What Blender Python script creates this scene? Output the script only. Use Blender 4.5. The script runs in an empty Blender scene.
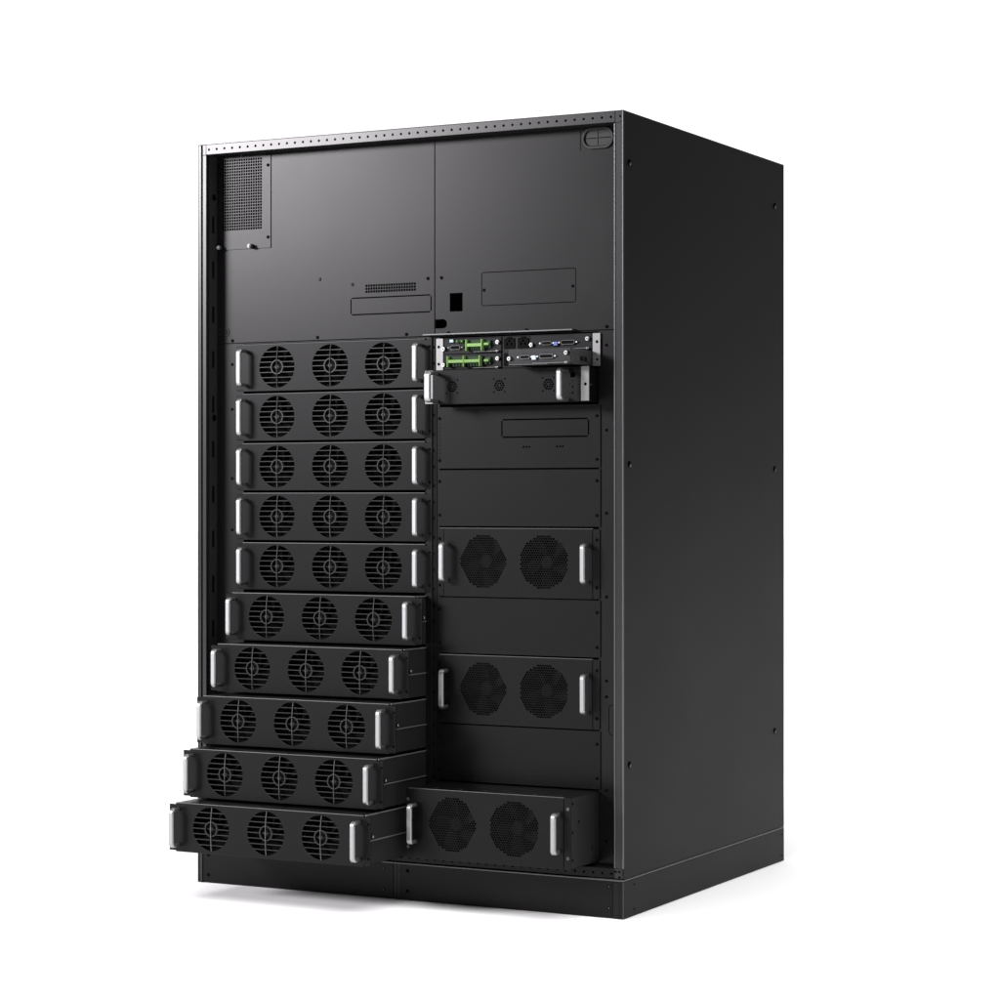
import bpy, bmesh, math, random
from mathutils import Vector, Matrix
from mathutils.geometry import delaunay_2d_cdt
PI = math.pi
S = bpy.context.scene
COL = S.collection
random.seed(4)

# ---------------------------------------------------------------- materials
def new_mat(name):
    m = bpy.data.materials.new(name); m.use_nodes = True
    return m, m.node_tree, m.node_tree.nodes['Principled BSDF']

def paint(name, col, rough, spec=0.5, bump=0.03, scale=700.0, var=0.035):
    """powder-coated sheet steel: fine orange-peel bump, faint roughness drift"""
    m, nt, b = new_mat(name)
    b.inputs['Base Color'].default_value = (*col, 1)
    b.inputs['Specular IOR Level'].default_value = spec
    tc = nt.nodes.new('ShaderNodeTexCoord')
    n = nt.nodes.new('ShaderNodeTexNoise'); n.inputs['Scale'].default_value = scale; n.inputs['Detail'].default_value = 2
    bp = nt.nodes.new('ShaderNodeBump'); bp.inputs['Strength'].default_value = bump; bp.inputs['Distance'].default_value = 0.0004
    nt.links.new(tc.outputs['Object'], n.inputs['Vector'])
    nt.links.new(n.outputs['Fac'], bp.inputs['Height']); nt.links.new(bp.outputs['Normal'], b.inputs['Normal'])
    n2 = nt.nodes.new('ShaderNodeTexNoise'); n2.inputs['Scale'].default_value = 3.5; n2.inputs['Detail'].default_value = 4
    mr = nt.nodes.new('ShaderNodeMapRange'); mr.inputs['To Min'].default_value = rough - var; mr.inputs['To Max'].default_value = rough + var
    nt.links.new(tc.outputs['Object'], n2.inputs['Vector'])
    nt.links.new(n2.outputs['Fac'], mr.inputs['Value']); nt.links.new(mr.outputs['Result'], b.inputs['Roughness'])
    return m

def metal(name, col, rough, stretch=(1, 1, 60), metallic=1.0):
    m, nt, b = new_mat(name)
    b.inputs['Base Color'].default_value = (*col, 1); b.inputs['Metallic'].default_value = metallic
    tc = nt.nodes.new('ShaderNodeTexCoord'); mp = nt.nodes.new('ShaderNodeMapping')
    mp.inputs['Scale'].default_value = (60 * stretch[0], 60 * stretch[1], 60 / max(1, stretch[2]) * 1.0)
    n = nt.nodes.new('ShaderNodeTexNoise'); n.inputs['Scale'].default_value = 8
    mr = nt.nodes.new('ShaderNodeMapRange'); mr.inputs['To Min'].default_value = rough - .08; mr.inputs['To Max'].default_value = rough + .08
    nt.links.new(tc.outputs['Object'], mp.inputs['Vector']); nt.links.new(mp.outputs['Vector'], n.inputs['Vector'])
    nt.links.new(n.outputs['Fac'], mr.inputs['Value']); nt.links.new(mr.outputs['Result'], b.inputs['Roughness'])
    return m

def plastic(name, col, rough=0.4, spec=0.4):
    m, nt, b = new_mat(name)
    b.inputs['Base Color'].default_value = (*col, 1); b.inputs['Roughness'].default_value = rough
    b.inputs['Specular IOR Level'].default_value = spec
    n = nt.nodes.new('ShaderNodeTexNoise'); n.inputs['Scale'].default_value = 400
    bp = nt.nodes.new('ShaderNodeBump'); bp.inputs['Strength'].default_value = .06; bp.inputs['Distance'].default_value = .0003
    nt.links.new(n.outputs['Fac'], bp.inputs['Height']); nt.links.new(bp.outputs['Normal'], b.inputs['Normal'])
    return m

M = {}
M['paint'] = paint('black_powder_coat', (.0040, .0039, .0042), .30, .165)
M['module'] = paint('module_black_coat', (.0030, .0029, .0032), .33, .13)
M['side'] = paint('side_panel_coat', (.0034, .0034, .0037), .42, .082)
M['bezel'] = paint('frame_coat', (.008, .008, .0085), .28, .36)
M['chassis'] = paint('sidelit_coat', (.020, .020, .021), .42, .25)  # lightened coat for right-facing walls, standing in for light from the right
M['guard'] = paint('fan_guard_coat', (.014, .014, .015), .32, .28)
M['rotor'] = plastic('rotor_plastic', (.0045, .0045, .0048), .5, .10)
M['rail'] = metal('bright_rail', (.50, .50, .50), .35, metallic=.8)
M['rim'] = metal('rim_highlight', (.045, .045, .046), .40, metallic=.5)  # highlight along module top edges, put into a lighter strip colour
M['edge'] = metal('highlight_edge', (.10, .10, .102), .35, metallic=.7)  # bevel highlights of the coated edges, put into a lighter colour
M['wire'] = metal('steel_wire', (.16, .16, .165), .35, metallic=.8)
M['inner'] = paint('inner_frame_coat', (.004, .004, .004), .6, .15)
M['void'] = plastic('dark_opening', (.0015, .0015, .0015), .9, .0)  # near-black fill standing in for shade inside openings
M['fan'] = plastic('fan_black_plastic', (.003, .003, .0032), .5, .06)
M['alu'] = metal('satin_aluminium', (.31, .31, .315), .38, metallic=.88)
M['post'] = metal('darkened_metal', (.10, .10, .10), .4, metallic=.6)  # handle posts' dark reflection put into the colour; also small dark fittings
M['zinc'] = metal('zinc_plate', (.17, .17, .17), .48, metallic=.8)
M['shell'] = metal('connector_shell', (.10, .10, .10), .40, metallic=.8)
M['screw'] = metal('nickel_screw', (.36, .36, .35), .34)
M['bscrew'] = plastic('black_screw', (.0015, .0015, .0015), .7, .03)
M['green'] = plastic('green_terminal', (.19, .33, .10), .5, .2)
M['dgreen'] = plastic('dark_green_terminal', (.008, .030, .005), .5, .2)
M['white'] = plastic('pale_blue_socket', (.40, .52, .60), .4)
M['blue'] = plastic('blue_socket', (.10, .13, .45), .4)
M['plastic'] = plastic('black_plastic', (.0015, .0015, .0016), .6, .05)
M['rubber'] = plastic('black_rubber', (.006, .006, .006), .5, .3)
M['card'] = paint('card_faceplate_coat', (.008, .008, .009), .45, .12)
M['litcard'] = paint('lit_card_coat', (.022, .022, .023), .45, .14)  # lit copy of the card coat, for the pulled-out faceplate
M['litside'] = paint('lit_card_side', (.045, .045, .046), .5, .3)  # card's right side lightened in the colour, in place of side light

# ---------------------------------------------------------------- object helpers
def link(o, parent=None):
    COL.objects.link(o)
    if parent: o.parent = parent
    return o

def thing(name, label, cat, loc=(0, 0, 0), group=None):
    o = bpy.data.objects.new(name, None); o.empty_display_size = .05
    COL.objects.link(o); o.location = loc
    o['label'] = label; o['category'] = cat
    if group: o['group'] = group
    return o

class MB:
    """collects simple solids into ONE mesh; materials by slot"""
    def __init__(s): s.bm = bmesh.new(); s.mats = []
    def slot(s, m):
        if m not in s.mats: s.mats.append(m)
        return s.mats.index(m)
    def _merge(s, b, mat, smooth=False):
        i = s.slot(mat)
        for f in b.faces: f.material_index = i; f.smooth = smooth
        me = bpy.data.meshes.new('tmp'); b.to_mesh(me); b.free()
        s.bm.from_mesh(me); bpy.data.meshes.remove(me)
    def box(s, x0, x1, y0, y1, z0, z1, mat='paint', bev=0.0, seg=1):
        b = bmesh.new(); bmesh.ops.create_cube(b, size=1)
        for v in b.verts:
            v.co = Vector(((x0 + x1) / 2 + v.co.x * (x1 - x0), (y0 + y1) / 2 + v.co.y * (y1 - y0), (z0 + z1) / 2 + v.co.z * (z1 - z0)))
        if bev: bmesh.ops.bevel(b, geom=b.edges[:], offset=bev, segments=seg, affect='EDGES', profile=.5)
        s._merge(b, mat, False); return s
    def cyl(s, c, r, h, axis='y', mat='paint', seg=16, r2=None, bev=0.0):
        b = bmesh.new(); bmesh.ops.create_cone(b, cap_ends=True, segments=seg, radius1=r, radius2=r if r2 is None else r2, depth=h)
        if bev:
            es = [e for e in b.edges if all(len(f.verts) > 4 or True for f in e.link_faces) and abs(e.verts[0].co.z - e.verts[1].co.z) < 1e-6]
            bmesh.ops.bevel(b, geom=es, offset=bev, segments=2, affect='EDGES')
        R = {'y': Matrix.Rotation(PI / 2, 4, 'X'), 'x': Matrix.Rotation(PI / 2, 4, 'Y'), 'z': Matrix.Identity(4)}[axis]
        bmesh.ops.transform(b, matrix=Matrix.Translation(Vector(c)) @ R, verts=b.verts)
        s._merge(b, mat, False); return s
    def sphere(s, c, r, mat, sc=(1, 1, 1)):
        b = bmesh.new(); bmesh.ops.create_uvsphere(b, u_segments=12, v_segments=8, radius=r)
        for v in b.verts: v.co = Vector((v.co.x * sc[0] + c[0], v.co.y * sc[1] + c[1], v.co.z * sc[2] + c[2]))
        s._merge(b, mat, True); return s
    def ring(s, c, R, w, y0, y1, mat, seg=36):
        b = bmesh.new(); L = []
        for k in range(seg):
            a = 2 * PI * k / seg; ca, sa = math.cos(a), math.sin(a)
            L.append([b.verts.new((c[0] + (R + d) * ca, y, c[2] + (R + d) * sa)) for d, y in ((-w, y0), (w, y0), (w, y1), (-w, y1))])
        for k in range(seg):
            A, B = L[k], L[(k + 1) % seg]
            for q in range(4): b.faces.new((A[q], B[q], B[(q + 1) % 4], A[(q + 1) % 4]))
        bmesh.ops.recalc_face_normals(b, faces=b.faces)
        s._merge(b, mat, False); return s
    def poly(s, verts, faces, mat, smooth=False):
        b = bmesh.new(); vs = [b.verts.new(v) for v in verts]
        for f in faces: b.faces.new([vs[i] for i in f])
        bmesh.ops.recalc_face_normals(b, faces=b.faces)
        s._merge(b, mat, smooth); return s
    def mesh(s, me, mat):
        b = bmesh.new(); b.from_mesh(me); s._merge(b, mat); return s
    def build(s, name, parent=None):
        me = bpy.data.meshes.new(name); s.bm.to_mesh(me); s.bm.free()
        for m in s.mats: me.materials.append(M[m])
        return link(bpy.data.objects.new(name, me), parent)

def rect(x0, x1, z0, z1, r=0, n=5, corners=(1, 1, 1, 1)):
    if r <= 0: return [(x0, z0), (x1, z0), (x1, z1), (x0, z1)]
    P = []
    for (cx, cz, a0, on, px, pz) in ((x1 - r, z0 + r, -PI / 2, corners[1], x1, z0), (x1 - r, z1 - r, 0, corners[2], x1, z1),
                                     (x0 + r, z1 - r, PI / 2, corners[3], x0, z1), (x0 + r, z0 + r, PI, corners[0], x0, z0)):
        if on: P += [(cx + r * math.cos(a0 + PI / 2 * k / n), cz + r * math.sin(a0 + PI / 2 * k / n)) for k in range(n + 1)]
        else: P.append((px, pz))
    return P
def circ(x, z, r, n=14, a0=0): return [(x + r * math.cos(a0 + 2 * PI * k / n), z + r * math.sin(a0 + 2 * PI * k / n)) for k in range(n)]

def _area(L): return sum(L[i][0] * L[(i + 1) % len(L)][1] - L[(i + 1) % len(L)][0] * L[i][1] for i in range(len(L))) / 2
def _inset(L, d):
    """move every edge of a counter-clockwise loop inwards by d (outwards for a clockwise one)"""
    n = len(L); out = []
    for i in range(n):
        a, b, c = L[i - 1], L[i], L[(i + 1) % n]
        u = Vector((b[0] - a[0], b[1] - a[1])).normalized(); v = Vector((c[0] - b[0], c[1] - b[1])).normalized()
        nu = Vector((-u.y, u.x)); nv = Vector((-v.y, v.x)); k = 1 + nu.dot(nv)
        w = (nu + nv) / max(k, .3); out.append((b[0] + w.x * d, b[1] + w.y * d))
    return out

def sheet(outer, holes, yf, t, bev=.0004):
    """sheet-metal plate with real punched holes; front face at y=yf, thickness t towards +y"""
    loops = []
    for i, L in enumerate([outer] + list(holes)):
        L = [tuple(p) for p in L]
        if (_area(L) > 0) != (i == 0): L = L[::-1]
        loops.append(L)
    front = [_inset(L, bev) for L in loops]
    pts, edges, start = [], [], []
    for L in front:
        o = len(pts); start.append(o); pts += [Vector(p) for p in L]
        edges += [(o + k, o + (k + 1) % len(L)) for k in range(len(L))]
    V, E_, F_, vo, eo, fo = delaunay_2d_cdt(pts, edges, [], 1, 1e-9)
    inv = {}
    for i, src in enumerate(vo):
        for s_ in src: inv[s_] = i
    adj = set()
    # classify triangles: flood fill from outside is costly; use winding of constraint edges instead
    boundary = {}
    for o, L in zip(start, front):
        n = len(L)
        for k in range(n): boundary[(inv[o + k], inv[o + (k + 1) % n])] = True
    half = {}
    for fi, f in enumerate(F_):
        for k in range(len(f)): half[(f[k], f[(k + 1) % len(f)])] = fi
    # interior lies to the left of every boundary edge (outer ccw, holes cw)
    keep = set(); stack = []
    for (a, b) in boundary:
        fi = half.get((a, b))
        if fi is not None and fi not in keep: keep.add(fi); stack.append(fi)
    while stack:
        f = F_[stack.pop()]
        for k in range(len(f)):
            a, b = f[k], f[(k + 1) % len(f)]
            if (a, b) in boundary or (b, a) in boundary: continue
            g = half.get((b, a))
            if g is not None and g not in keep: keep.add(g); stack.append(g)
    bm = bmesh.new()
    fv = [bm.verts.new((p[0], yf, p[1])) for p in V]
    for fi in keep: bm.faces.new([fv[i] for i in F_[fi]])
    for o, L in zip(start, loops):
        n = len(L)
        m_ = [bm.verts.new((p[0], yf + bev, p[1])) for p in L]
        k_ = [bm.verts.new((p[0], yf + t, p[1])) for p in L]
        for k in range(n):
            j = (k + 1) % n; a, b = fv[inv[o + k]], fv[inv[o + j]]
            bm.faces.new((b, a, m_[k], m_[j])); bm.faces.new((m_[j], m_[k], k_[k], k_[j]))
    # plain back face (outer loop) only when there are no holes
    if len(loops) == 1: bm.faces.new([bm.verts.new((p[0], yf + t, p[1])) for p in reversed(loops[0])])
    else:
        bv = [bm.verts.new((p[0], yf + t, p[1])) for p in V]
        for fi in keep: bm.faces.new([bv[i] for i in reversed(F_[fi])])
    me = bpy.data.meshes.new('sheet'); bm.to_mesh(me); bm.free()
    return me

# ---------------------------------------------------------------- shared pieces
def handle_mesh(x, z0, z1, yplate, reach, w=.0148, d=.0095):
    """flat satin bar bent back at both ends on two posts coloured dark for their reflection"""
    mb = MB(); r = .0075
    path = []
    yb = yplate - reach
    n = 6
    path.append((yb + r + .006, z1 - d / 2))
    for k in range(n + 1):
        a = PI / 2 * k / n; path.append((yb + r - r * math.sin(a), z1 - d / 2 - r + r * math.cos(a)))
    for k in range(n + 1):
        a = PI / 2 * k / n; path.append((yb + r - r * math.cos(a), z0 + d / 2 + r - r * math.sin(a)))
    path.append((yb + r + .006, z0 + d / 2))
    verts, faces = [], []
    c = .0028
    prof = [(-w/2 + c, -d/2), (w/2 - c, -d/2), (w/2, -d/2 + c), (w/2, d/2 - c), (w/2 - c, d/2), (-w/2 + c, d/2), (-w/2, d/2 - c), (-w/2, -d/2 + c)]
    m = len(path)
    for i, (y, z) in enumerate(path):
        a = path[max(0, i - 1)]; b_ = path[min(m - 1, i + 1)]
        ty, tz = b_[0] - a[0], b_[1] - a[1]; L = math.hypot(ty, tz); ty /= L; tz /= L
        ny, nz = tz, -ty   # outward: for downward tangent (0,-1) -> (-1,0)
        for (px, pn) in prof: verts.append((x + px, y - pn * ny, z - pn * nz))
    for i in range(m - 1):
        for q in range(8):
            faces.append((i * 8 + q, i * 8 + (q + 1) % 8, (i + 1) * 8 + (q + 1) % 8, (i + 1) * 8 + q))
    faces.append(tuple(range(8))); faces.append(tuple((m - 1) * 8 + q for q in range(8)))
    mb.poly(verts, faces, 'alu')
    for z in (z0 + d / 2, z1 - d / 2):
        mb.cyl((x, (yb + r + .005 + yplate) / 2, z), .0048, yplate - (yb + r + .005), 'y', 'post', 12)
    return mb

def screw(x, y, z, parent, mat='bscrew', r=.0036, name='screw', h=.0016):
    r *= 1.12
    mb = MB(); mb.cyl((x, y - h / 2, z), r, h, 'y', mat, 14, bev=r * .25)
    mb.box(x - r * .55, x + r * .55, y - h - .0002, y - h + .0002, z - r * .12, z + r * .12, 'void')
    return mb.build(name, parent)

def rotor(cx, cz, y, R, blades, parent, name='fan', mat='fan', twist=.9):
    ox, oy, oz = cx, y, cz; cx = y = cz = 0
    mb = MB(); mb.cyl((cx, y + .006, cz), R * .26, .014, 'y', mat, 24, bev=.002)
    verts, faces = [], []
    for k in range(blades):
        a = 2 * PI * k / blades; base = len(verts)
        nr = 6
        for i in range(nr + 1):
            r = R * (.32 + .64 * i / nr); sw = .28 * i / nr
            for s_, yy in ((-.30, .004), (0, .010), (.34, .018)):
                for off in (0, .0012):
                    t = a + sw + s_ * (1 - .15 * i / nr)
                    verts.append((cx + r * math.cos(t), y + yy + off, cz + r * math.sin(t)))
        for i in range(nr):
            for j in range(2):
                for off, in ((0,), (1,)):
                    q = base + i * 6 + j * 2 + off
                    faces.append((q, q + 2, q + 8, q + 6))
    mb.poly(verts, faces, mat)
    mb.ring((cx, 0, cz), R * 1.0, .0015, y - .002, y + .026, mat, 32)
    o = mb.build(name, parent); o.location = (ox, oy, oz); return o

# ================================================================ THE CABINET
W, D, H = 1.271, 1.104, 2.0
ZP = .0955                                   # top of the plinth
cab = thing('equipment_cabinet', 'tall wide black open-fronted equipment cabinet on a plinth, holding every slide-in module', 'cabinet', (0, 0, 0))
YP = .050                                    # plane of the covers and rack frame
XL, XR = .0284, 1.2456                       # opening

def part(mb, name): return mb.build(name, cab)

for (x0, x1, nm) in ((0, .002, 'side_panel'), (W - .002, W, 'side_panel')):
    mb = MB(); mb.box(x0, x1, .0006, D, ZP + .003, H - .001, 'side', .0009, 2)
    sp = part(mb, nm)
    if x0 > .5:
        for (y, z) in [(yy, zz) for yy in (.036, 1.03) for zz in (.379, 1.125, 1.8745)]:
            q = MB(); q.cyl((W + .0002, y, z), .0085, .0012, 'x', 'void', 18)
            q.sphere((W + .0008, y + .003, z - .002), .005, 'zinc', (.35, .7, 1))
            q.cyl((W + .001, y, z), .0034, .0022, 'x', 'bscrew', 10)
            q.build('panel_lock', sp)
mb = MB(); mb.box(.0, W, .0, D, H - .0008, H + .0012, 'edge', .0007, 2); part(mb, 'top_panel')
mb = MB(); mb.box(.0022, W - .0022, D - .004, D - .001, ZP + .002, H - .001, 'side'); part(mb, 'back_panel')
mb = MB(); mb.box(.0022, W - .0022, .0522, D - .005, ZP + .002, ZP + .012, 'inner'); part(mb, 'floor_panel')

# front frame: posts and rails with their punched holes
mb = MB()
# left post: two strips with a groove between
mb.box(.0022, .0118, .0, .010, ZP + .004, H - .0012, 'bezel', .0008)
mb.box(.0118, .0166, .0045, .012, ZP + .004, H - .0012, 'inner')
mb.box(.0166, XL, .0, .052, ZP + .031, H - .029, 'bezel', .0009, 2)
mb.box(.0166, XL - .001, .0, .050, H - .0288, H - .0012, 'bezel', .0008)
z = .15
while z < 1.95:
    mb.box(.0128, .0156, .0042, .0047, z, z + .006, 'void'); z += .025
frame_l = part(mb, 'front_post'); mb = MB()
# right post
mb.box(XR, XR + .0038, -.0010, .052, ZP + .029, H - .030, 'edge', .0017, 3)
mb.box(XR + .0035, W - .0060, .0012, .052, ZP + .029, H - .0295, 'bezel', .0004)
mb.box(W - .0060, W - .0022, -.0010, .052, ZP + .0290, H - .0012, 'bezel', .0012, 2)
mb.box(XR + .003, W - .0062, .0006, .050, H - .0290, H - .0012, 'bezel', .0005)
mb.box(W - .0030, W + .0003, -.0016, .004, ZP + .0290, H - .0012, 'edge', .0014, 3)  # thin bead added to carry the corner highlight in its colour
for i, (x, z) in enumerate(((1.2625, 1.9855), (1.2500, .1165), (1.2600, .1165), (1.2600, .1035))):
    mb.cyl((x, -.0001, z), .0028, .0014, 'y', 'bscrew', 12)
mb.box(XR + .001, W - .0022, .0008, .050, ZP + .004, ZP + .0286, 'bezel', .0005)
frame_front = part(mb, 'front_post')
# top rail with real punched holes
hs = [circ(.0372 + .025 * k, 1.9855, .0030, 10) for k in range(49) if .0372 + .025 * k < XR - .004]
mb = MB(); mb.mesh(sheet(rect(XL - .0006, XR + .0026, H - .0278, H - .0012), hs, .0, .0022, .0006), 'bezel')
mb.box(XL, XR + .0026, .010, .012, H - .027, H - .002, 'void')
mb.box(XL - .0006, XR + .0026, .0026, YP + .002, H - .0278, H - .0262, 'inner'); part(mb, 'top_rail')
# bottom rail
hs = [circ(.0372 + .025 * k, .1105, .0030, 10) for k in range(49) if .0372 + .025 * k < XR - .004]
mb = MB(); mb.mesh(sheet(rect(.0024, XR + .0008, ZP + .004, .1235), hs, .0016, .0022, .0005), 'module')
mb.box(.0024, XR, .010, .012, ZP + .004, .122, 'void')
mb.box(.0024, XR, .004, YP + .002, .1218, .1232, 'inner'); part(mb, 'bottom_rail')
# inner walls of the opening, with a few slots
mb = MB(); mb.box(XL - .0015, XL + .0008, .014, YP + .02, .1236, H - .0282, 'chassis')  # left wall takes the lightened coat in place of side light
for z in [.42 + .122 * k for k in range(12)]:
    mb.box(XL + .0006, XL + .0011, .027, .036, z, z + .045, 'void')
for z in (1.86, 1.26): mb.cyl((XL + .0009, .036, z), .009, .0006, 'x', 'void', 16)
part(mb, 'inner_wall')
mb = MB(); mb.box(XR - .0008, XR + .0015, .014, YP + .02, .1236, H - .0282, 'inner'); part(mb, 'inner_wall')

# ---- upper covers
def groove(x0, x1, z0, z1, w=.0027):
    """a closed knock-out line, cut almost through: four thin slots"""
    g = w + .0016
    return [rect(x0 + g, x1 - g, z1 - w, z1), rect(x0 + g, x1 - g, z0, z0 + w), rect(x0, x0 + w, z0 + g, z1 - g), rect(x1 - w, x1, z0 + g, z1 - g)]
XS = .7105                                    # seam between the two top covers
ZC = 1.4630
vent = [rect(.5006 + .00772 * i, .5006 + .00772 * i + .0053, z, z + .0053) for i in range(20) for z in (1.5830, 1.5908, 1.5986)]
outer = rect(XL + .0012, XS - .0020, ZC, H - .0285)
holeL = vent + groove(.4544, .7000, 1.5248, 1.5713) + [rect(.046, .180, 1.765, 1.966)]
def coverplate(name, outer, holes, yf=YP, t=.002):
    mb = MB(); mb.mesh(sheet(outer, holes, yf, t, .0004), 'paint'); return part(mb, name)
left_cover = coverplate('top_cover', outer, holeL)
# a deeper oval pressing, screws and a small sensor clip on the left cover
def oval_outline(x0, x1, z0, z1, w=.0016):
    r = (z1 - z0) / 2
    return rect(x0, x1, z0, z1, r * .98, 7), rect(x0 + w, x1 - w, z0 + w, z1 - w, (r - w) * .98, 7)
mb = MB(); a, b_ = oval_outline(XL + .003, .0705, 1.482, 1.5052, .0022); mb.mesh(sheet(a, [b_], YP - .0018, .0017, .0003), 'paint')
a, b_ = oval_outline(XL + .006, .0640, 1.4875, 1.4995, .0016); mb.mesh(sheet(a, [b_], YP - .0010, .0009, .0002), 'inner'); mb.build('oval_pressing', left_cover)
mb = MB(); mb.box(.3535, .3620, YP - .0022, YP - .0001, 1.6205, 1.6290, 'paint', .0006); mb.box(.3555, .3600, YP - .0036, YP - .0021, 1.6225, 1.6265, 'paint', .0004); mb.build('cable_clip', left_cover)
mb = MB(); mb.cyl((.4606, YP - .0006, 1.6063), .0045, .0012, 'y', 'inner', 14); mb.build('rivet', left_cover)
for x, z in ((.6896, 1.6127), (.0802, 1.4694), (.3518, 1.4699), (.6252, 1.4695)): screw(x, YP, z, left_cover, r=.0040)
# right cover
a, b_ = rect(.8473, 1.117, 1.535, 1.6215, .006, 4), None
def roundslot(x0, x1, z0, z1, r, w=.0013):
    return rect(x0, x1, z0, z1, r, 4)
holesR = [rect(.7545, .7915, 1.5242, 1.5715), rect(XS + .0006, .7455, 1.4818, 1.5050, .0112, 6, (0, 1, 1, 0)), rect(.8473, 1.117, 1.535, 1.6215, .006, 4),
          rect(1.1405, 1.2175, 1.924, 1.9650, .0200, 8)]
right_cover = coverplate('top_cover', rect(XS + .0004 - .0002, XR - .0010, ZC, H - .0285), [holesR[0], holesR[2], holesR[3], rect(XS + .0012, .7455, 1.4818, 1.5050, .0112, 6, (0, 1, 1, 0))])
mb = MB(); mb.mesh(sheet(rect(.8484, 1.1159, 1.5361, 1.6204, .0052, 4), [], YP, .002, .0006), 'paint'); insert = mb.build('cover_plate', right_cover)
for x in (.8546, 1.1080): screw(x, YP, 1.5757, insert, r=.0036)
for x, z in ((.7298, 1.6125), (.7505, 1.4690), (.9771, 1.4693), (1.2031, 1.4704)): screw(x, YP, z, right_cover, r=.0040)
mb = MB()
mb.mesh(sheet(rect(1.1345, 1.2235, 1.9165, 1.9712, .0265, 10), [rect(1.1420, 1.2160, 1.9240, 1.9640, .0195, 8)], YP - .006, .0075, .0014), 'rubber')
mb.mesh(sheet(rect(1.1425, 1.2155, 1.9245, 1.9635, .0190, 8), [rect(1.1445, 1.1770, 1.9434, 1.9450), rect(1.1810, 1.2135, 1.9434, 1.9450), rect(1.1782, 1.1798, 1.9265, 1.9615)], YP - .001, .002, .0002), 'rubber')
mb.build('cable_grommet', right_cover)
mb = MB(); mb.box(1.1285, 1.1300, YP - .0012, YP - .0001, 1.915, H - .029, 'inner'); mb.build('grommet_bracket', right_cover)
# near-black sheet behind the covers, standing in for the cavity's shade
mb = MB(); mb.box(XL + .0022, XR - .0022, YP + .030, YP + .034, ZC + .004, H - .030, 'void'); part(mb, 'dark_backing')

# perforated panel
PW = .0075; pitch = .00763; nx, nz = 17, 25
x0, z0 = .0485, 1.7690
hs = [rect(x0 + i * pitch, x0 + i * pitch + .0054, z0 + k * pitch * 1.02, z0 + k * pitch * 1.02 + .0054) for i in range(nx) for k in range(nz)]
mb = MB(); mb.mesh(sheet(rect(XL + .0022, .2045, 1.7166, H - .0300), hs, YP - .0024, .0020, .0003), 'paint')
perf = part(mb, 'perforated_panel')
for z in (1.9394, 1.7453): screw(.1965, YP - .0024, z, perf, r=.0040)
for x in (.0455, .1455):
    mb = MB(); y = YP - .0024; mb.cyl((x, y - .003, 1.7225), .0065, .006, 'y', 'bscrew', 16, bev=.001); mb.cyl((x, y - .012, 1.7225), .0058, .012, 'y', 'post', 18, bev=.0012)
    mb.cyl((x, y - .0188, 1.7225), .0030, .0016, 'y', 'zinc', 12); mb.build('thumb_screw', perf)

# ---- rack frames beside the module columns (one sheet with the two bays cut out)
bayL = rect(.1165, .6815, .1260, 1.4590)
bayR = rect(.7245, 1.1800, .1280, 1.4590)
mb = MB(); mb.mesh(sheet(rect(XL + .0010, XS - .0008, .1240, ZC - .0016), [bayL], YP, .002, .0004), 'paint')
rack_l = part(mb, 'rack_frame')
mb = MB(); mb.mesh(sheet(rect(XS + .0004, XR - .0010, .1240, ZC - .0016), [bayR], YP, .002, .0004), 'paint')
rack_r = part(mb, 'rack_frame')
# the frame's fixing holes, put in as near-black screw discs
for z in (1.405, 1.283, 1.095, .955): screw(.0790, YP, z, rack_l, r=.0036)
for k in range(10):
    for dz in (.018, .060, .110): screw(.7075, YP, 1.461 - .134 * k - dz - .01, rack_l, r=.0028)
for z in (1.4242, 1.2116, 1.0035, .7939, .5838, .5438, .3100, .1830): screw(1.2017, YP, z, rack_r, r=.0036)
screw(1.222, YP, .158, rack_r, r=.0034)
mb = MB()
a, b_ = rect(1.2075, 1.2440, .4480, .5250, .011, 5), 0
mb.mesh(sheet(a, [rect(1.2089, 1.2426, .4494, .5236, .0096, 5)], YP - .0006, .0006, .0001), 'void')
mb.build('knockout_outline', rack_r)
mb = MB(); mb.box(.7006, .7036, .046, YP - .0004, .128, ZC - .002, 'inner', .0005)
mb.box(.7142, .7158, .0478, YP - .0004, .128, ZC - .002, 'inner'); part(mb, 'divider_strip')
mb = MB(); mb.box(.6840, 1.1160, .030, .0498, 1.4628, 1.4672, 'edge', .0014, 3); part(mb, 'shelf_lip')
# near-black walls inside the bays, standing in for shade behind the gaps
mb = MB(); mb.box(.6900, .7160, YP + .003, 1.0, .126, ZC, 'inner'); part(mb, 'centre_partition')
mb = MB(); mb.box(XL + .004, .0900, YP + .010, 1.0, .126, ZC, 'void'); part(mb, 'dark_side_backing')
mb = MB(); mb.box(1.2050, XR - .002, YP + .010, 1.0, .126, ZC, 'void'); part(mb, 'dark_side_backing')

# ---- filler panels in the right bay
YM = .0470
def filler(z0, z1, holes, screws, slots=()):
    mb = MB(); mb.mesh(sheet(rect(.7195, 1.1865, z0, z1, .002, 2), holes, YM, .002, .0005), 'module')
    if holes: mb.box(.88, 1.17, YM + .006, YM + .008, z0 + .01, z1 - .01, 'void')
    o = mb.build('filler_panel', cab)
    for z in screws:
        for x in (.7260, 1.1768): screw(x, YM, z, o, r=.0037)
    return o
dots = [circ(.9700 + i * .0083, 1.1718, .0024, 8) for i in range(3)] + [circ(1.0645 + i * .0083, 1.1722, .0024, 8) for i in range(3)]
f1 = filler(1.1175, 1.2770, dots + groove(.9065, 1.1545, 1.1955, 1.2430, .0028), (1.2475, 1.1385))
mb = MB()
for z in [1.233 - .0095 * k for k in range(10)]: mb.cyl((.7262, YM - .0003, z), .0016, .0009, 'y', 'bscrew', 8)
mb.build('rivet_row', f1)
filler(.9690, 1.1140, [], (1.0845, .9975))
filler(.6410, .7850, [], (.7542, .6668))
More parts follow.
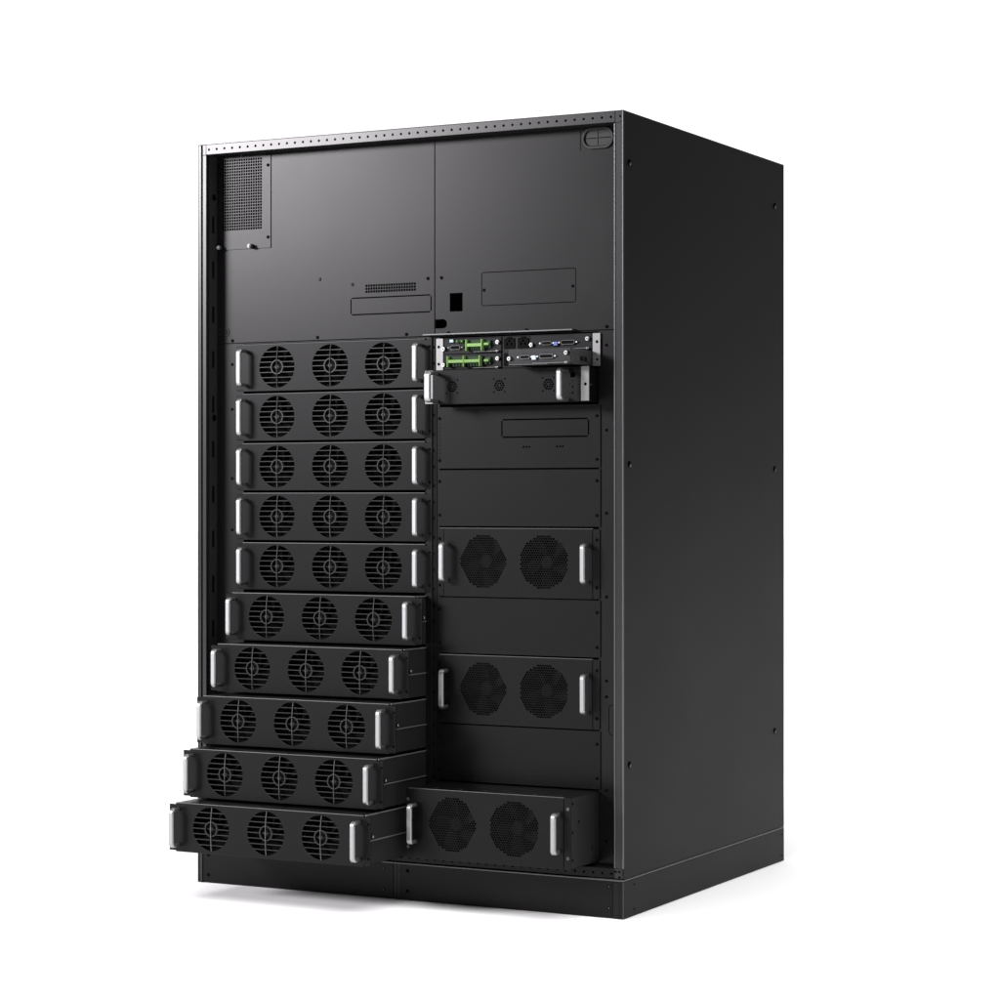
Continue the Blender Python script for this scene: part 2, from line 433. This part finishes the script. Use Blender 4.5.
filler(.3110, .4570, [], (.4247, .3382))

# ---- plinth
mb = MB()
mb.box(0, .0085, 0, .05, 0, ZP - .003, 'paint', .0008)
mb.box(.0085, .0160, -.0012, .05, 0, ZP - .003, 'bezel', .0012, 2)
mb.box(.0160, .6130, .0015, .05, .0015, ZP - .003, 'module', .0008)
mb.box(.6135, .6235, .003, .05, 0, ZP - .003, 'paint', .0008)
mb.box(.6240, .6340, .003, .05, 0, ZP - .003, 'paint', .0008)
mb.box(.6345, 1.2420, .0015, .05, .0015, ZP - .003, 'module', .0008)
mb.box(1.2423, 1.2600, .0005, .05, 0, ZP - .003, 'paint', .0008)
mb.box(1.2602, W - .0042, .0, .006, 0, ZP - .003, 'paint', .0006)
mb.box(W - .0040, W, .0, .006, 0, ZP - .003, 'bezel', .0018, 3)
pl = part(mb, 'plinth')
for (x0, x1) in ((0, .003), (W - .003, W)):
    mb = MB(); mb.box(x0, x1, .0505 if x0 < 1 else .0062, D, .0, ZP - .003, 'side', .0009, 2)
    if x0 > 1:
        for y in (.065, D - .02):
            for z in (.078, .016): mb.cyl((W + .0002, y, z), .003, .001, 'x', 'bscrew', 10)
    mb.build('plinth_side', pl)
mb = MB(); mb.box(0, W, D - .003, D - .0005, 0, ZP - .003, 'side'); mb.build('plinth_back', pl)
mb = MB(); mb.box(-.0008, W + .0008, -.0030, D + .0005, ZP - .0028, ZP + .0018, 'edge', .0018, 3); mb.build('plinth_lip', pl)
for x, z, m in ((.0345, .0755, 'bscrew'), (.0345, .0210, 'bscrew'), (.5835, .0765, 'zinc'), (.5835, .0230, 'zinc'), (.6560, .0765, 'bscrew'), (.6560, .0240, 'bscrew'), (1.2315, .0775, 'zinc'), (1.2315, .0245, 'zinc')):
    if m == 'zinc':
        q = MB(); q.cyl((x, .0008, z), .0042, .0016, 'y', 'bscrew', 14); q.cyl((x + .0008, -.0004, z + .0003), .0019, .0014, 'y', 'post', 10); q.build('screw', pl)
    else: screw(x, .0015, z, pl, r=.0042)

# ================================================================ POWER MODULES (left bay)
# local frame of a module: x from the cabinet's left, y=0 at face plate, z=0 at plate bottom
MH = .1275
FX = (.2250, .3925, .5565)                   # fan centres
def make_power_module():
    t = thing('power_module', '', 'power module')
    zc = MH / 2 + .0005; R = .0556
    outer = [(.0950, .0030), (.1150, .0030), (.1150, 0), (.6830, 0), (.6830, .0030), (.7024, .0030), (.7024, MH - .0045), (.6830, MH - .0045), (.6830, MH), (.1150, MH), (.1150, MH - .0045), (.0950, MH - .0045)]
    mb = MB(); mb.mesh(sheet(outer, [circ(x, zc, R, 44) for x in FX], 0, .0022, .0007), 'module')
    mb.box(.1150, .6830, -.0003, .0030, MH - .0024, MH + .0002, 'rim', .0012, 3)
    fp = mb.build('front_panel', t)
    for x in FX:                             # louvre bars, ring, hub and the bowed wire
        g = MB(); rows = 8; step = 2 * R / rows
        for k in range(1, rows):
            z = -R + step * k; hw = math.sqrt(R * R - z * z)
            if abs(z) < .0165:
                inner = math.sqrt(.0172 ** 2 - z * z)
                for a0, a1 in ((-hw - .001, -inner), (inner, hw + .001)): g.box(x + a0, x + a1, .0001, .0030, zc + z - .0012, zc + z + .0012, 'guard', .0004)
            else: g.box(x - hw - .001, x + hw + .001, .0001, .0030, zc + z - .0012, zc + z + .0012, 'guard', .0004)
        g.box(x - R - .0008, x + R + .0008, .0032, .0046, zc - .0010, zc + .0010, 'inner')
        g.ring((x, 0, zc), .0182, .0014, -.0003, .0030, 'guard', 36)
        g.cyl((x, .0012, zc), .0072, .0030, 'y', 'guard', 4, bev=.0008)
        g.cyl((x, .0014, zc), .0058, .0036, 'y', 'guard', 20, bev=.0010)
        n = 14; vs = []; fs = []
        for k in range(n + 1):
            u = -1 + 2 * k / n; z = zc + u * (R + .0008); yy = -.0005 - .0018 * (1 - u * u); xx = x + .0030 * (u * u) * (1 if u > 0 else .4)
            for dx, dy in ((-.0011, 0), (0, -.0014), (.0011, 0), (0, .0014)): vs.append((xx + dx, yy + dy, z))
        for k in range(n):
            for q in range(4): fs.append((k*4+q, k*4+(q+1)%4, k*4+4+(q+1)%4, k*4+4+q))
        g.poly(vs, fs, 'wire')
        g.build('fan_guard', fp)
    for j, x in enumerate(FX): rotor(x, zc, .018, R * .97, 7, t)
    handle_mesh(.1232, .0130, .1145, 0, .031).build('handle', t)
    handle_mesh(.6690, .0130, .1145, 0, .031).build('handle', t)
    for x in (.1010, .6962):
        for z in (.0200, MH - .0215): screw(x, 0, z, t, r=.0030)
    # chassis: open box, lined near-black in place of shade
    b = MB()
    b.box(.1155, .1170, .0024, .62, .0010, MH - .0010, 'chassis', .0005)
    b.box(.6810, .6825, .0024, .62, .0010, MH - .0010, 'chassis', .0005)
    b.box(.1155, .6825, .0024, .62, MH - .0009, MH - .0001, 'module', .0003)
    b.box(.1155, .6825, .0024, .62, .0001, .0009, 'module', .0003)
    b.box(.1172, .6808, .618, .620, .0012, MH - .0012, 'module')
    b.box(.1172, .6808, .050, .052, .0012, MH - .0012, 'void')
    for z in (.002, MH - .003):
        b.box(.1172, .6808, .0040, .0500, z, z + .0008, 'void')
    b.box(.6826, .6846, .0060, .62, MH - .0034, MH + .0001, 'rail', .0014)   # folded rim along the top of the side
    ch = b.build('chassis', t)
    r = MB(); r.box(.6826, .6846, .0300, .62, .0590, .0617, 'rail', .0008); r.build('slide_rail', ch)
    r = MB(); r.cyl((.6850, .0400, .0705), .0042, .0050, 'x', 'inner', 12); r.sphere((.6872, .0390, .0702), .0034, 'screw', (.7, 1, 1)); r.build('latch_knob', ch)
    return t

def copy_tree(o, parent=None):
    kids = list(o.children)
    c = o.copy(); COL.objects.link(c)
    if parent: c.parent = parent
    for ch in kids: copy_tree(ch, c)
    return c

pm = make_power_module()
ORD = ['topmost', 'second from the top', 'third from the top', 'fourth from the top', 'fifth from the top']
specs = []
for k in range(5):
    specs.append((YM - .0005, 'black three-fan power module fully pushed in, %s of the left column' % ORD[k]))
specs += [(-.0046, 'black three-fan power module pulled out only slightly, sixth down the left column'),
          (-.0730, 'black three-fan power module pulled out a hand width, seventh down the left column'),
          (-.1395, 'black three-fan power module pulled out mid-way, eighth down the left column'),
          (-.2010, 'black three-fan power module pulled far out, second from the bottom of the left column'),
          (-.2640, 'black three-fan power module pulled out farthest of all, at the bottom of the left column')]
for k, (y, lab) in enumerate(specs):
    o = pm if k == 0 else copy_tree(pm)
    o.location = (0, y, 1.461 - .134 * (k + 1) + .0033 - .0003 * (k == 0))
    o['label'] = lab; o['group'] = 'three-fan power modules of the left column'
    for ch in o.children:
        if ch.name.startswith('fan'): ch.rotation_euler.y = random.uniform(0, 6.28)      # blades stopped anywhere

# ================================================================ TWO-FAN MODULES (right bay)
BH = .1765
def make_fan_module():
    t = thing('fan_module', '', 'fan module')
    zc = BH / 2 + .0030
    holes = []
    pr = .00590; px = .00682; r = .00312
    for cx, shape in ((.8540, 6), (1.0283, 12)):
        rows = 12
        for j in range(-rows, rows + 1):
            zz = j * pr
            for i in range(-11, 12):
                xx = (i + (.5 if j % 2 else 0)) * px
                Rr = .0672
                ok = math.hypot(xx, zz) < Rr
                if shape == 6: ok = ok and abs(xx) * .866 + abs(zz) * .5 < .0630 and abs(zz) < .0660
                if ok: holes.append(circ(cx + xx, zc + zz, r, 6, PI / 6))
    mb = MB(); mb.mesh(sheet(rect(.7385, 1.1640, 0, BH), holes, 0, .0016, .00012), 'module'); mb.box(.7260, 1.1660, -.0004, .0030, BH - .0012, BH + .0010, 'rim', .0010, 3)
    fp = mb.build('front_panel', t)
    mb = MB(); mb.mesh(sheet(rect(.7195, .7373, 0, BH, .006, 4, (1, 0, 0, 1)), [], .0004, .0020, .0006), 'module'); e1 = mb.build('mounting_ear', t)
    mb = MB(); mb.mesh(sheet(rect(1.1652, 1.1850, 0, BH, .006, 4, (0, 1, 1, 0)), [], .0004, .0020, .0006), 'module'); e2 = mb.build('mounting_ear', t)
    for e, x in ((e1, .7262), (e2, 1.1765)):
        for z in (.0285, .1490): screw(x, .0004, z, e, r=.0037)
    for cx in (.8540, 1.0283): rotor(cx, zc, .018, .066, 5, t, mat='rotor')
    handle_mesh(.7475, .0380, .1400, 0, .031).build('handle', t)
    handle_mesh(1.1515, .0380, .1400, 0, .031).build('handle', t)
    b = MB()
    b.box(.7250, .7265, .0026, .60, .0010, BH - .0010, 'module', .0005)
    b.box(1.1775, 1.1795, .0026, .60, .0010, BH - .0010, 'chassis', .0005)
    b.box(.7250, 1.1795, .0026, .60, BH - .0010, BH - .0001, 'module', .0003)
    b.box(.7250, 1.1795, .0026, .60, .0001, .0010, 'module', .0003)
    b.box(.7266, 1.1774, .598, .600, .0012, BH - .0012, 'module')
    b.box(.7266, 1.1774, .055, .057, .0012, BH - .0012, 'void')
    for z in (.0014, BH - .0020): b.box(.7266, 1.1774, .0040, .055, z, z + .0005, 'void')
    for z in (.022, .090, .160): b.cyl((1.1798, .020, z), .0036, .0010, 'x', 'bscrew', 12)
    b.cyl((1.1798, .055, .113), .003, .0010, 'x', 'bscrew', 12)
    b.cyl((1.1798, .130, .040), .003, .0010, 'x', 'bscrew', 12)
    for x in (.79, .86, .93, 1.00, 1.07, 1.14): b.cyl((x, .035, BH), .0026, .0010, 'z', 'post', 10)
    b.build('chassis', t)
    return t
fm = make_fan_module()
for k, (y, z, lab) in enumerate(((YM - .0005, .7875, 'black module with two round honeycomb fan grilles pushed in, uppermost of the right column'),
                                 (YM - .0005, .4600, 'black module with two round honeycomb fan grilles pushed in, middle one of the right column'),
                                 (-.1180, .1310, 'black module with two honeycomb fan grilles pulled out at the right column bottom'))):
    o = fm if k == 0 else copy_tree(fm)
    for ch in o.children:
        if ch.name.startswith('fan'): ch.rotation_euler.y = random.uniform(0, 6.28)
    o.location = (0, y, z); o['label'] = lab; o['group'] = 'two-fan modules of the right column'
# the pulled-out one shows bright ear screws
for ch in o.children:
    if ch.name.startswith('mounting_ear'):
        for s_ in ch.children:
            me = s_.data.copy(); s_.data = me; me.materials[0] = M['post']

# ================================================================ CONTROL SUBRACK (right bay, top)
YC = .0455
sub = thing('control_subrack', 'shallow black card subrack with two bare metal ears, just under the top right cover', 'subrack', (.7160, YC, 1.3720))
def loc(mb, name, parent, world=True):
    """parts of things whose Empty is not at the origin: keep world coordinates"""
    o = mb.build(name, parent); o.matrix_parent_inverse = Matrix.Translation(-Vector(root_loc(parent))); return o
def root_loc(p):
    while p.parent: p = p.parent
    return p.location
def kid(mb, name, parent):
    """sub-part: parent is itself at world origin already"""
    return mb.build(name, parent)
for x0, x1, hx in ((.7165, .7372, .7243), (1.1655, 1.1870, 1.1778)):
    mb = MB(); mb.mesh(sheet(rect(x0, x1, 1.3725, 1.4550, .001, 2), [circ(hx, 1.4330, .0036, 14), circ(hx, 1.3885, .0036, 14)], YC - .0010, .0020, .0005), 'zinc')
    mb.box(x0 + .002, x1 - .002, YC + .003, YC + .004, 1.376, 1.452, 'void'); loc(mb, 'mounting_ear', sub)
mb = MB()
mb.box(.7385, 1.1640, YC + .001, .35, 1.4535, 1.4555, 'card', .0004)
mb.box(.7385, 1.1640, YC + .001, .35, 1.3720, 1.3738, 'card', .0004)
mb.box(.7385, .7397, YC + .001, .35, 1.3740, 1.4533, 'card')
mb.box(1.1628, 1.1640, YC + .001, .35, 1.3740, 1.4533, 'card')
mb.box(.9070, .9098, YC - .0010, .35, 1.3740, 1.4533, 'bscrew', .0004)
mb.box(.7399, 1.1626, .25, .255, 1.3740, 1.4533, 'void')
mb.box(.9905, 1.1626, YC + .001, .25, 1.4128, 1.4138, 'void')
loc(mb, 'card_cage', sub)
mb = MB()
mb.mesh(sheet(rect(.9105, .9895, 1.3742, 1.4530), [rect(.9150, .9475, 1.4230, 1.4490, .002, 2), rect(.9545, .9870, 1.4230, 1.4490, .002, 2),
                                                 rect(.9150, .9475, 1.3790, 1.4110, .002, 2), rect(.9545, .9870, 1.3790, 1.4110, .002, 2)], YC, .0020, .0004), 'card')
mb.box(.911, .989, YC + .012, YC + .014, 1.375, 1.452, 'void'); loc(mb, 'power_panel', sub)
for x in (.9150, .9545):
    mb = MB(); mb.mesh(sheet(rect(x + .0006, x + .0319, 1.4234, 1.4486, .002, 2), [rect(x + .009, x + .0115, 1.431, 1.437), rect(x + .0215, x + .024, 1.431, 1.437), rect(x + .015, x + .0175, 1.440, 1.445)], YC - .0022, .0060, .0008), 'plastic')
    mb.box(x + .010, x + .022, YC - .0035, YC - .0005, 1.4485, 1.4520, 'plastic', .0006); loc(mb, 'power_socket', sub)
    mb = MB(); mb.mesh(sheet(rect(x + .0006, x + .0319, 1.3794, 1.4106, .002, 2), [rect(x + .009, x + .0115, 1.390, 1.396), rect(x + .0215, x + .024, 1.390, 1.396)], YC - .0015, .0050, .0008), 'plastic'); loc(mb, 'power_socket', sub)

def captive(x, y, z, parent, r=.0052):
    mb = MB(); mb.cyl((x, y - .0010, z), r * 1.15, .0020, 'y', 'bscrew', 18); mb.cyl((x, y - .0055, z), r, .0070, 'y', 'screw', 20, bev=.0014)
    mb.cyl((x, y - .0092, z), r * .38, .0004, 'y', 'bscrew', 10); return loc(mb, 'thumb_screw', parent)

def terminal(x0, x1, z0, z1, y, n, parent, mat='green', bands=(), name='terminal_block'):
    """plug-in screw terminal: dark body with side cheeks, bright centre ledge"""
    mb = MB(); zc = (z0 + z1) / 2; h = z1 - z0
    mb.box(x0 + .001, x1 - .001, y - .006, y, z0 + .001, z1 - .001, 'dgreen', .0006)
    mb.box(x0 + .003, x1 - .003, y - .015, y - .006, zc - h * .13, zc + h * .15, mat, .0010, 2)
    for xc in (() if name.startswith('small') else (x0 + .0018, x1 - .0018)) + tuple(bands): mb.box(xc - .0014, xc + .0014, y - .0165, y - .0005, z0, z1, mat, .0006)
    for k in range(n):
        xx = x0 + .006 + (x1 - x0 - .012) * (k + .5) / n
        mb.cyl((xx, y - .0152, zc + h * .02), .0014, .0008, 'y', mat, 8)
        mb.box(xx - .0016, xx + .0016, y - .0064, y - .0058, z0 + .0020, z0 + h * .26, 'void')
    return loc(mb, name, parent)

def ejector(x0, x1, z, y, parent):
    mb = MB(); mb.box(x0, x1, y - .0060, y, z, z + .0022, 'post', .0006); mb.cyl((x1 - .004, y - .0062, z + .0012), .0032, .0050, 'z', 'zinc', 14)
    mb.box(x1 - .009, x1 + .001, y - .0085, y - .003, z + .0005, z + .0032, 'screw', .0010, 2); return loc(mb, 'ejector_lever', parent)

# upper terminal card
c1 = thing('interface_card', 'upper left subrack card with a short green terminal block and pale blue socket', 'interface card', (.7400, YC, 1.4135), 'interface cards in the subrack')
mb = MB(); mb.mesh(sheet(rect(.7402, .9065, 1.4140, 1.4530), [], YC, .0018, .0005), 'card'); mb.box(.742, .905, YC + .002, YC + .2, 1.4155, 1.4170, 'dgreen'); loc(mb, 'faceplate', c1)
mb = MB(); mb.box(.7588, .7700, YC - .0060, YC, 1.4435, 1.4512, 'white', .0010, 2); loc(mb, 'pale_socket', c1)
mb = MB(); mb.box(.7580, .7710, YC - .0030, YC - .0001, 1.4425, 1.4520, 'bscrew', .0006); loc(mb, 'socket_surround', c1)
terminal(.7745, .8010, 1.4415, 1.4500, YC, 3, c1, 'dgreen', name='small_terminal_block')
mb = MB(); mb.box(.7835, .7865, YC - .0150, YC - .004, 1.4428, 1.4478, 'green', .0006); mb.box(.7965, .7995, YC - .0150, YC - .004, 1.4428, 1.4478, 'green', .0006); loc(mb, 'plug_tab', c1)
def dsub(x0, x1, z0, z1, y, parent, shell='shell', name='dsub_socket'):
    h = z1 - z0; r = h * .42
    mb = MB(); mb.mesh(sheet(rect(x0, x1, z0, z1, r, 5), [rect(x0 + .0020, x1 - .0020, z0 + .0018, z1 - .0018, r - .0018, 5)], y - .0060, .0060, .0005), shell)
    mb.mesh(sheet(rect(x0 + .003, x1 - .003, z0 + .0026, z1 - .0026, r - .003, 4), [], y - .0040, .0035, .0003), 'plastic')
    for xc in (x0 - .0048, x1 + .0048): mb.cyl((xc, y - .0030, (z0 + z1) / 2), .0024, .0060, 'y', 'screw' if shell == 'shell' else 'post', 6)
    return loc(mb, name, parent)
dsub(.7600, .7905, 1.4240, 1.4360, YC, c1, 'post')
terminal(.8105, .8590, 1.4195, 1.4490, YC, 6, c1)
terminal(.8610, .8800, 1.4250, 1.4470, YC, 2, c1, name='small_terminal_block')
captive(.8990, YC, 1.4405, c1)
ejector(.828, .9020, 1.4165, YC, c1)
captive(.7415, YC - .001, 1.4270, c1, .0050)
# lower terminal card
c2 = thing('interface_card', 'lower left card of the subrack with one long green terminal block', 'interface card', (.7400, YC, 1.3742), 'interface cards in the subrack')
mb = MB(); mb.mesh(sheet(rect(.7402, .9065, 1.3745, 1.4128), [], YC, .0018, .0005), 'card'); loc(mb, 'faceplate', c2)
terminal(.7560, .8530, 1.3790, 1.4075, YC, 10, c2, bands=(.8045,))
terminal(.8610, .8800, 1.3830, 1.4045, YC, 2, c2, 'green', name='small_terminal_block')
captive(.8990, YC, 1.3985, c2)
ejector(.828, .9020, 1.3750, YC, c2)
captive(.7415, YC - .001, 1.3855, c2, .0050)
# two monitoring cards
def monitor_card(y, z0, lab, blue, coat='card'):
    t = thing('monitoring_card', lab, 'monitoring card', (.9905, y, z0), 'monitoring cards in the subrack')
    z1 = z0 + .0400
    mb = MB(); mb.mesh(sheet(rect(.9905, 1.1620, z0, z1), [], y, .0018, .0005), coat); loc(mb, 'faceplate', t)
    b = MB(); b.box(.9915, .9925, y + .002, y + .20, z0 + .001, z1 - .001, 'card'); b.box(1.1600, 1.1612, y + .002, y + .20, z0 + .001, z1 - .001, 'litside', .0003)
    b.box(.9926, 1.1599, y + .002, y + .20, z1 - .002, z1 - .001, 'card'); b.box(.9926, 1.1599, y + .002, y + .20, z0 + .001, z0 + .002, 'card')
    for yy, zz in ((.012, .033), (.006, .025), (.015, .020), (.006, .008), (.044, .030), (.046, .020), (.050, .033)):
        b.cyl((1.1615, y + yy, z0 + zz), .0022, .0016, 'x', 'post' if yy > .02 else 'zinc', 10)
    for yy in (.058, .080): b.box(1.1612, 1.1620, y + yy, y + yy + .016, z0 + .010, z0 + .022, 'inner', .0003)
    loc(b, 'card_body', t)
    zc = z0 + .0185
    dsub(1.0250, 1.0530, zc - .0040, zc + .0060, y, t)
    mb = MB(); mb.box(1.0590, 1.0700, y - .0070, y, zc - .0062, zc + .0042, blue, .0010, 2); mb.box(1.0575, 1.0715, y - .0020, y - .0001, zc - .0075, zc + .0055, 'bscrew'); loc(mb, 'network_socket', t)
    dsub(1.0790, 1.1180, zc - .0040, zc + .0075, y, t)
    captive(.9955, y, z0 + .0165, t); captive(1.1535, y, z0 + .0275, t)
    ejector(1.060, 1.1580, z0 + .0025, y, t)
    mb = MB(); mb.box(.993, 1.10, y - .0030, y, z0 + .0005, z0 + .0022, 'post', .0005); loc(mb, 'lower_edge', t)
    return t
monitor_card(YC, 1.4138, 'upper right card of the subrack with a blue network socket, pushed fully in', 'blue')
monitor_card(-.0760, 1.3722, 'lower right card of the subrack with a pale network socket, pulled out towards the viewer', 'white', 'litcard')

# ================================================================ PULLED-OUT SHALLOW DRAWER
YD = -.0187
dr = thing('shallow_rack_unit', 'shallow pulled-out unit with two grip handles and three small rosette vents, below the subrack', 'rack unit', (.7195, YD, 1.2810))
def rosette(cx, cz):
    hs = []
    for k in range(12): hs.append(circ(cx + .0124 * math.cos(PI / 6 * k) * (1 if k % 2 == 0 else .93), cz + .0124 * math.sin(PI / 6 * k) * (1 if k % 2 == 0 else .93), .0028, 6, PI / 6))
    for k in range(6): hs.append(circ(cx + .0060 * math.cos(PI / 3 * k), cz + .0060 * math.sin(PI / 3 * k), .0025, 6, PI / 6))
    for sx in (-1, 1):
        for sz in (-1, 1): hs.append(circ(cx + .0150 * sx * 1.05, cz + .0165 * sz, .0022, 8))
    return hs
RX = (.7985, .9350, 1.0735)
holes = sum([rosette(x, 1.3262) for x in RX], []) + [rect(1.1345, 1.1475, 1.3420, 1.3545), circ(1.1410, 1.3190, .0025, 10), circ(1.1410, 1.3040, .0025, 10), circ(1.1335, 1.3260, .0014, 8), circ(1.1335, 1.3015, .0014, 8), circ(1.1410, 1.3330, .0014, 8)]
mb = MB(); mb.mesh(sheet(rect(.7430, 1.1615, 1.2815, 1.3680), holes, YD, .0018, .0002), 'module')
mb.box(.745, 1.16, YD + .012, YD + .013, 1.284, 1.366, 'void'); fp = loc(mb, 'front_panel', dr)
for x0, x1 in ((.7190, .7422), (1.1635, 1.1860)):
    mb = MB(); hx = (x0 + x1) / 2 + .001; mb.mesh(sheet(rect(x0, x1, 1.2830, 1.3685, .001, 2), [circ(hx, 1.3245, .0038, 14)], YD, .0022, .0006), 'zinc')
    mb.box(x0 + .002, x1 - .002, YD + .004, YD + .005, 1.285, 1.366, 'void'); loc(mb, 'mounting_ear', dr)
mb = handle_mesh(.7535, 1.2850, 1.3650, YD, .048, .0180); loc(mb, 'handle', dr)
mb = handle_mesh(1.1270, 1.2830, 1.3640, YD, .048, .0150); loc(mb, 'handle', dr)
b = MB(); b.box(.7440, .7452, YD + .003, .40, 1.2825, 1.3670, 'inner'); b.box(1.1700, 1.1715, YD + .006, .40, 1.2825, 1.3670, 'inner', .0004)
b.box(.7453, 1.1699, YD + .003, .40, 1.3655, 1.3670, 'module', .0003); b.box(.7453, 1.1699, YD + .003, .40, 1.2825, 1.2835, 'module', .0003)
b.cyl((1.1720, YD + .040, 1.3245), .0025, .0020, 'x', 'zinc', 10); b.cyl((1.1720, YD + .022, 1.3560), .0035, .0025, 'x', 'post', 10)
loc(b, 'chassis', dr)

# ================================================================ SETTING, CAMERA, LIGHT
m, nt, b = new_mat('white_studio_floor'); M['floor'] = m
b.inputs['Base Color'].default_value = (.94, .94, .94, 1); b.inputs['Roughness'].default_value = .7; b.inputs['Specular IOR Level'].default_value = .2
mb = MB(); mb.poly([(-60, -60, 0), (60, -60, 0), (60, 60, 0), (-60, 60, 0)], [(0, 1, 2, 3)], 'floor')
g = mb.build('ground'); g['kind'] = 'structure'; g['label'] = 'plain seamless white studio floor under the cabinet'
g.location.z = -.001

cam = bpy.data.cameras.new('camera'); co = bpy.data.objects.new('camera', cam); COL.objects.link(co)
ang = math.atan2(.29490, .56282)
co.location = (3.757, -5.401, 1.0365); co.rotation_euler = (PI / 2, 0, ang)
cam.lens = 36 * 2.4036; cam.sensor_width = 36; cam.clip_end = 300; cam.clip_start = .05
S.camera = co

def area(name, loc_, target, sx, sy, power, col=(1, 1, 1)):
    l = bpy.data.lights.new(name, 'AREA'); l.shape = 'RECTANGLE'; l.size = sx; l.size_y = sy; l.energy = power; l.color = col
    o = bpy.data.objects.new(name, l); COL.objects.link(o); o.location = loc_
    o.rotation_euler = (Vector(target) - Vector(loc_)).to_track_quat('-Z', 'Y').to_euler(); return o
area('softbox_key', (-4.35, -5.6, 3.40), (.2, 0, 1.6), 2.7, 1.6, 850, (1, .965, 1.0))
sl = bpy.data.lights.new('floor_whitening_sun', 'SUN'); sl.energy = 4.1; sl.angle = math.radians(60)  # added broad overhead sun, lifts the floor to white
so = bpy.data.objects.new('floor_whitening_sun', sl); COL.objects.link(so); so.location = (2, -3, 6)
so.rotation_euler = (-Vector((.20, -.25, 1.0))).to_track_quat('-Z', 'Y').to_euler()

w = bpy.data.worlds.new('World'); S.world = w; w.use_nodes = True; nt = w.node_tree
bg = nt.nodes['Background']
tc = nt.nodes.new('ShaderNodeTexCoord')
dot = nt.nodes.new('ShaderNodeVectorMath'); dot.operation = 'DOT_PRODUCT'; dot.inputs[1].default_value = (-math.sin(ang), math.cos(ang), 0)
mr = nt.nodes.new('ShaderNodeMapRange'); mr.interpolation_type = 'SMOOTHSTEP'
mr.inputs['From Min'].default_value = .72; mr.inputs['From Max'].default_value = .88; mr.inputs['To Min'].default_value = .05; mr.inputs['To Max'].default_value = 1.5
nt.links.new(tc.outputs['Generated'], dot.inputs[0]); nt.links.new(dot.outputs['Value'], mr.inputs['Value']); nt.links.new(mr.outputs['Result'], bg.inputs['Strength'])
bg.inputs['Color'].default_value = (1, 1, 1, 1)

S.render.engine = 'CYCLES'
S.view_settings.view_transform = 'Standard'; S.view_settings.look = 'None'; S.view_settings.exposure = 0; S.view_settings.gamma = 1
